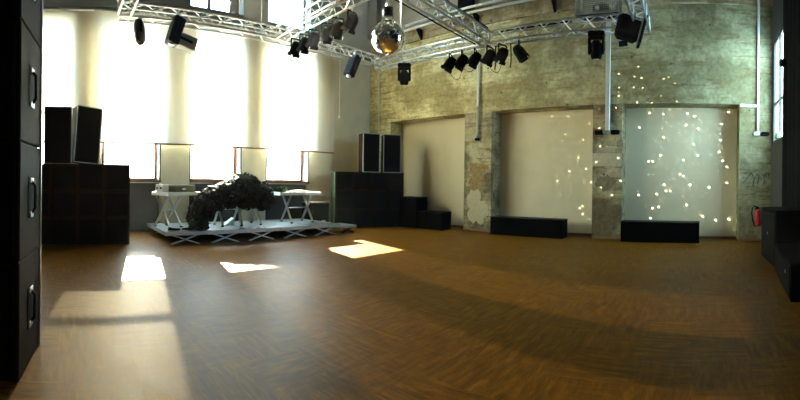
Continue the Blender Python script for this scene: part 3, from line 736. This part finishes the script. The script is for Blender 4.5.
# wedge under the net
tag(MB().prism([(-.14, 0), (.14, 0), (.14, .2)], 0, -.1, .1).build('floor_wedge', 'paper'), 'pale triangular wedge on the platform beneath the net table', 'wedge').location = (-10.05, 4.5, ZP)
r = thing('flight_case', 'black flight case with brown rim behind the platform end', 'case', (-10.65, 8.0, 0))
MB().box((-.32, -.45, .0), (.3, .22, .83), ch=.01).build('case', 'black_matt', r); MB().box((-.325, -.455, .832), (.305, .225, .85)).build('lid', 'brown_card', r); MB().box((.3, -.1, .22), (.31, .06, .27)).build('name_label', 'paper', r)
rnd = random.Random(3)
for i, (y, lab) in enumerate(((2.75, 'coiled dark cable on the platform before the left table'), (3.1, 'dark cable curled beside the net tail'))):
    cable('floor_cable', lab, [(-9.3 + .1 * math.cos(a * 1.1), y + .14 * math.sin(a * 1.1), ZP + .022 + .008 * (a % 2)) for a in range(9)], .018, 'cables on the platform')

# ------------------------------------------------------------------ camouflage net: draped heap over the table
blobs = [(-9.6, 4.68, 1.27, .48, .5, .38), (-9.65, 5.15, 1.16, .42, .42, .32), (-9.55, 4.2, 1.14, .42, .42, .32), (-9.5, 3.85, 1.04, .36, .36, .3), (-9.42, 3.56, .88, .28, .3, .28),
         (-9.36, 3.38, .66, .2, .25, .32), (-9.24, 3.36, .45, .18, .22, .17), (-9.55, 5.3, .98, .24, .3, .22), (-9.65, 4.8, 1.42, .36, .36, .25), (-9.6, 4.85, 1.0, .25, .3, .2)]
bm = bmesh.new(); leaves = MB(); rnd = random.Random(11)
for (x, y, z, rx, ry, rz_) in blobs:
    mt = Matrix.Translation((x, y, z)) @ Matrix.Diagonal((rx, ry, rz_, 1))
    bmesh.ops.create_icosphere(bm, subdivisions=3, radius=1, matrix=mt)
    for _ in range(330):
        a = rnd.random() * 2 * PI; cz = rnd.uniform(-1, 1); s_ = math.sqrt(1 - cz * cz)
        nrm = Vector((s_ * math.cos(a), s_ * math.sin(a), cz)); pnt = mt @ nrm
        if pnt.z < ZP + .06: continue
        inside = any(((pnt.x - b[0]) / b[3]) ** 2 + ((pnt.y - b[1]) / b[4]) ** 2 + ((pnt.z - b[2]) / b[5]) ** 2 < .8 for b in blobs)
        if inside: continue
        q = Vector([rnd.gauss(0, 1) for _ in range(3)]).normalized(); q = (q + nrm * .8).normalized()
        u1 = q.orthogonal().normalized(); w1 = q.cross(u1); sz = rnd.uniform(.035, .085); pnt = pnt + nrm * rnd.uniform(-.01, .05)
        leaves.add([pnt - u1 * sz, pnt - w1 * sz * .5, pnt + u1 * sz * .9 + q * .02, pnt + w1 * sz * .6], [(0, 1, 2, 3)])
me = bpy.data.meshes.new('camouflage_net'); bm.to_mesh(me); bm.free(); me.materials.append(M['net'])
net = bpy.data.objects.new('camouflage_net', me); COL.objects.link(net)
tag(net, 'dark camouflage net heaped over the table and hanging to the platform edge', 'net')
md = net.modifiers.new('melt', 'REMESH'); md.mode = 'VOXEL'; md.voxel_size = .045; md.use_smooth_shade = True
tx = bpy.data.textures.new('net_lumps', 'CLOUDS'); tx.noise_scale = .14
md = net.modifiers.new('lumps', 'DISPLACE'); md.texture = tx; md.strength = .14; md.mid_level = .5; md.texture_coords = 'LOCAL'
o = leaves.build('net_leaves', 'net_leaf', net); o['kind'] = 'stuff'
# a tail of green net on the right table
m = MB()
for _ in range(150):
    pnt = Vector((rnd.uniform(-10.1, -9.8), rnd.uniform(5.96, 6.24), ZP + .915 + rnd.random() ** 2 * .11)); q = Vector([rnd.gauss(0, 1) for _ in range(3)]).normalized(); u1 = q.orthogonal(); w1 = q.cross(u1); sz = rnd.uniform(.03, .07)
    v4 = [pnt - u1 * sz, pnt - w1 * sz * .5, pnt + u1 * sz, pnt + w1 * sz * .5]
    m.add([Vector((a.x, a.y, max(a.z, ZP + .905))) for a in v4], [(0, 1, 2, 3)])
tag(m.build('net_scrap', 'net_green'), 'green scrap of net lying on the end of the open scissor table', 'net')

# ------------------------------------------------------------------ light
sun = bpy.data.lights.new('sun', 'SUN'); sun.energy = 105; sun.color = (1, .91, .70); sun.angle = math.radians(.6)
so = bpy.data.objects.new('sun', sun); COL.objects.link(so)
so.rotation_euler = Vector((1, -.21, -.475)).to_track_quat('-Z', 'Y').to_euler()
w = bpy.data.worlds.new('sky'); scene.world = w; w.use_nodes = True
bg = w.node_tree.nodes['Background']; bg.inputs['Color'].default_value = (.48, .74, 1, 1); bg.inputs['Strength'].default_value = 18.0
def portal(loc, sx, sy, rot):
    l = bpy.data.lights.new('window_portal', 'AREA'); l.shape = 'RECTANGLE'; l.size = sx; l.size_y = sy; l.cycles.is_portal = True
    o = bpy.data.objects.new('window_portal', l); COL.objects.link(o); o.location = loc; o.rotation_euler = rot
for c in WINC: portal((XL - .58, c, (Z_SILL + Z_TOP) / 2), Z_TOP - Z_SILL, 2 * WW, (0, -PI / 2, 0))
for k in (2, 3): portal((XL - .58, WINC[k], 7.55), 1.6, 2 * WW, (0, -PI / 2, 0))
portal((XR + .1, (RW[0] + RW[1]) / 2, (RW[2] + RW[3]) / 2), RW[3] - RW[2], RW[1] - RW[0], (0, PI / 2, 0))

# beams thrown by the mirror ball: narrow spots starting at its surface
BALL = Vector((-5.27, 5.55, 4.25)); FR, XC, YH, SLP = 404., 693., 183.2, .01136
def hit(px, py, yplane):
    a = (px - XC) / FR; v = (YH + SLP * (px - 400) - py) / FR; d = yplane / math.cos(a)
    return Vector((d * math.sin(a), yplane, EYE + v * d))
P3 = [(422, 57), (456, 60), (472, 47), (433, 45), (514, 87), (517, 58), (535, 65), (397, 93), (458, 118), (545, 97), (620, 55), (603, 85), (533, 135), (543, 163), (450, 163), (421, 178), (431, 178), (508, 175), (600, 125), (597, 155), (606, 177), (617, 192), (500, 210), (508, 215), (460, 237), (525, 237), (573, 243), (617, 232), (397, 262), (442, 260), (465, 252), (475, 252), (432, 295), (447, 292), (517, 287), (557, 315), (590, 325), (623, 323), (427, 320)]
P2 = [(217, 65), (178, 65), (212, 110), (272, 83), (257, 125), (245, 168), (140, 197), (223, 203), (265, 197), (193, 227), (257, 290), (278, 230), (257, 310), (250, 295)]
PW = [(165, 27), (78, 60), (148, 72), (180, 78), (253, 48), (250, 5), (297, 5), (278, 82), (300, 75), (328, 102), (145, 120), (185, 122), (80, 122), (78, 158), (268, 158), (338, 183), (67, 210)]
PP = [(296, 47), (297, 95), (300, 140), (303, 243), (290, 180), (352, 227), (330, 262), (345, 170)]
spots = [(hit(480 + x / 2.5, 90 + y / 2.5, YB + .62), .8) for x, y in P3] + [(hit(480 + x / 2.5, 90 + y / 2.5, YB + .62), .6) for x, y in P2]
spots += [(hit(600 + x / 4.444, 60 + y / 4.444, YB), .7) for x, y in PW] + [(hit(480 + x / 2.5, 90 + y / 2.5, YB), .8) for x, y in PP]
SP = 15000

for p, e in spots:
    d = (p - BALL).normalized(); l = bpy.data.lights.new('ball_beam', 'SPOT'); l.energy = SP * e; l.color = (1, .96, .8)
    l.spot_size = math.radians(1.0); l.spot_blend = 1; l.shadow_soft_size = .005
    o = bpy.data.objects.new('ball_beam', l); COL.objects.link(o); o.location = BALL + d * .34; o.scale = (.5, .5, 1); o.rotation_euler = d.to_track_quat('-Z', 'Y').to_euler()

# thin haze in the hall
t = NT('haze'); t.n.remove(t.b); vsn = t.add('ShaderNodeVolumeScatter'); vsn.inputs['Density'].default_value = .0005; vsn.inputs['Anisotropy'].default_value = .6
t.link(vsn.outputs[0], t.out.inputs['Volume']); M['haze'] = t.m
o = MB().box((XL - .8, YF - .6, -.4), (XR + .6, YB + 1.3, H + .5)).build('haze', 'haze'); tag(o, 'thin haze filling the hall', 'haze', None, 'stuff')

# ------------------------------------------------------------------ camera: swing-lens panorama (central cylindrical)
cam = bpy.data.cameras.new('camera'); cam.type = 'PANO'; cam.panorama_type = 'CENTRAL_CYLINDRICAL'
cam.central_cylindrical_radius = 1.0
cam.central_cylindrical_range_u_min = -400 / FR; cam.central_cylindrical_range_u_max = 400 / FR
cam.central_cylindrical_range_v_max = YH / FR; cam.central_cylindrical_range_v_min = -(400 - YH) / FR
co = bpy.data.objects.new('camera', cam); COL.objects.link(co)
ROLL = .0127
co.matrix_world = Matrix.Translation((0, 0, EYE)) @ Matrix.Rotation((XC - 400) / FR, 4, 'Z') @ Matrix.Rotation(PI / 2, 4, 'X') @ Matrix.Rotation(ROLL, 4, 'Z')
scene.camera = co

vs_ = scene.view_settings
vs_.view_transform = 'Standard'; vs_.look = 'None'; vs_.gamma = 1; vs_.use_curve_mapping = False; vs_.exposure = 1.0
cy = scene.cycles
cy.use_denoising = True; cy.max_bounces = 10; cy.diffuse_bounces = 6; cy.glossy_bounces = 4; cy.transparent_max_bounces = 12
cy.sample_clamp_indirect = 12; cy.caustics_reflective = False; cy.caustics_refractive = False
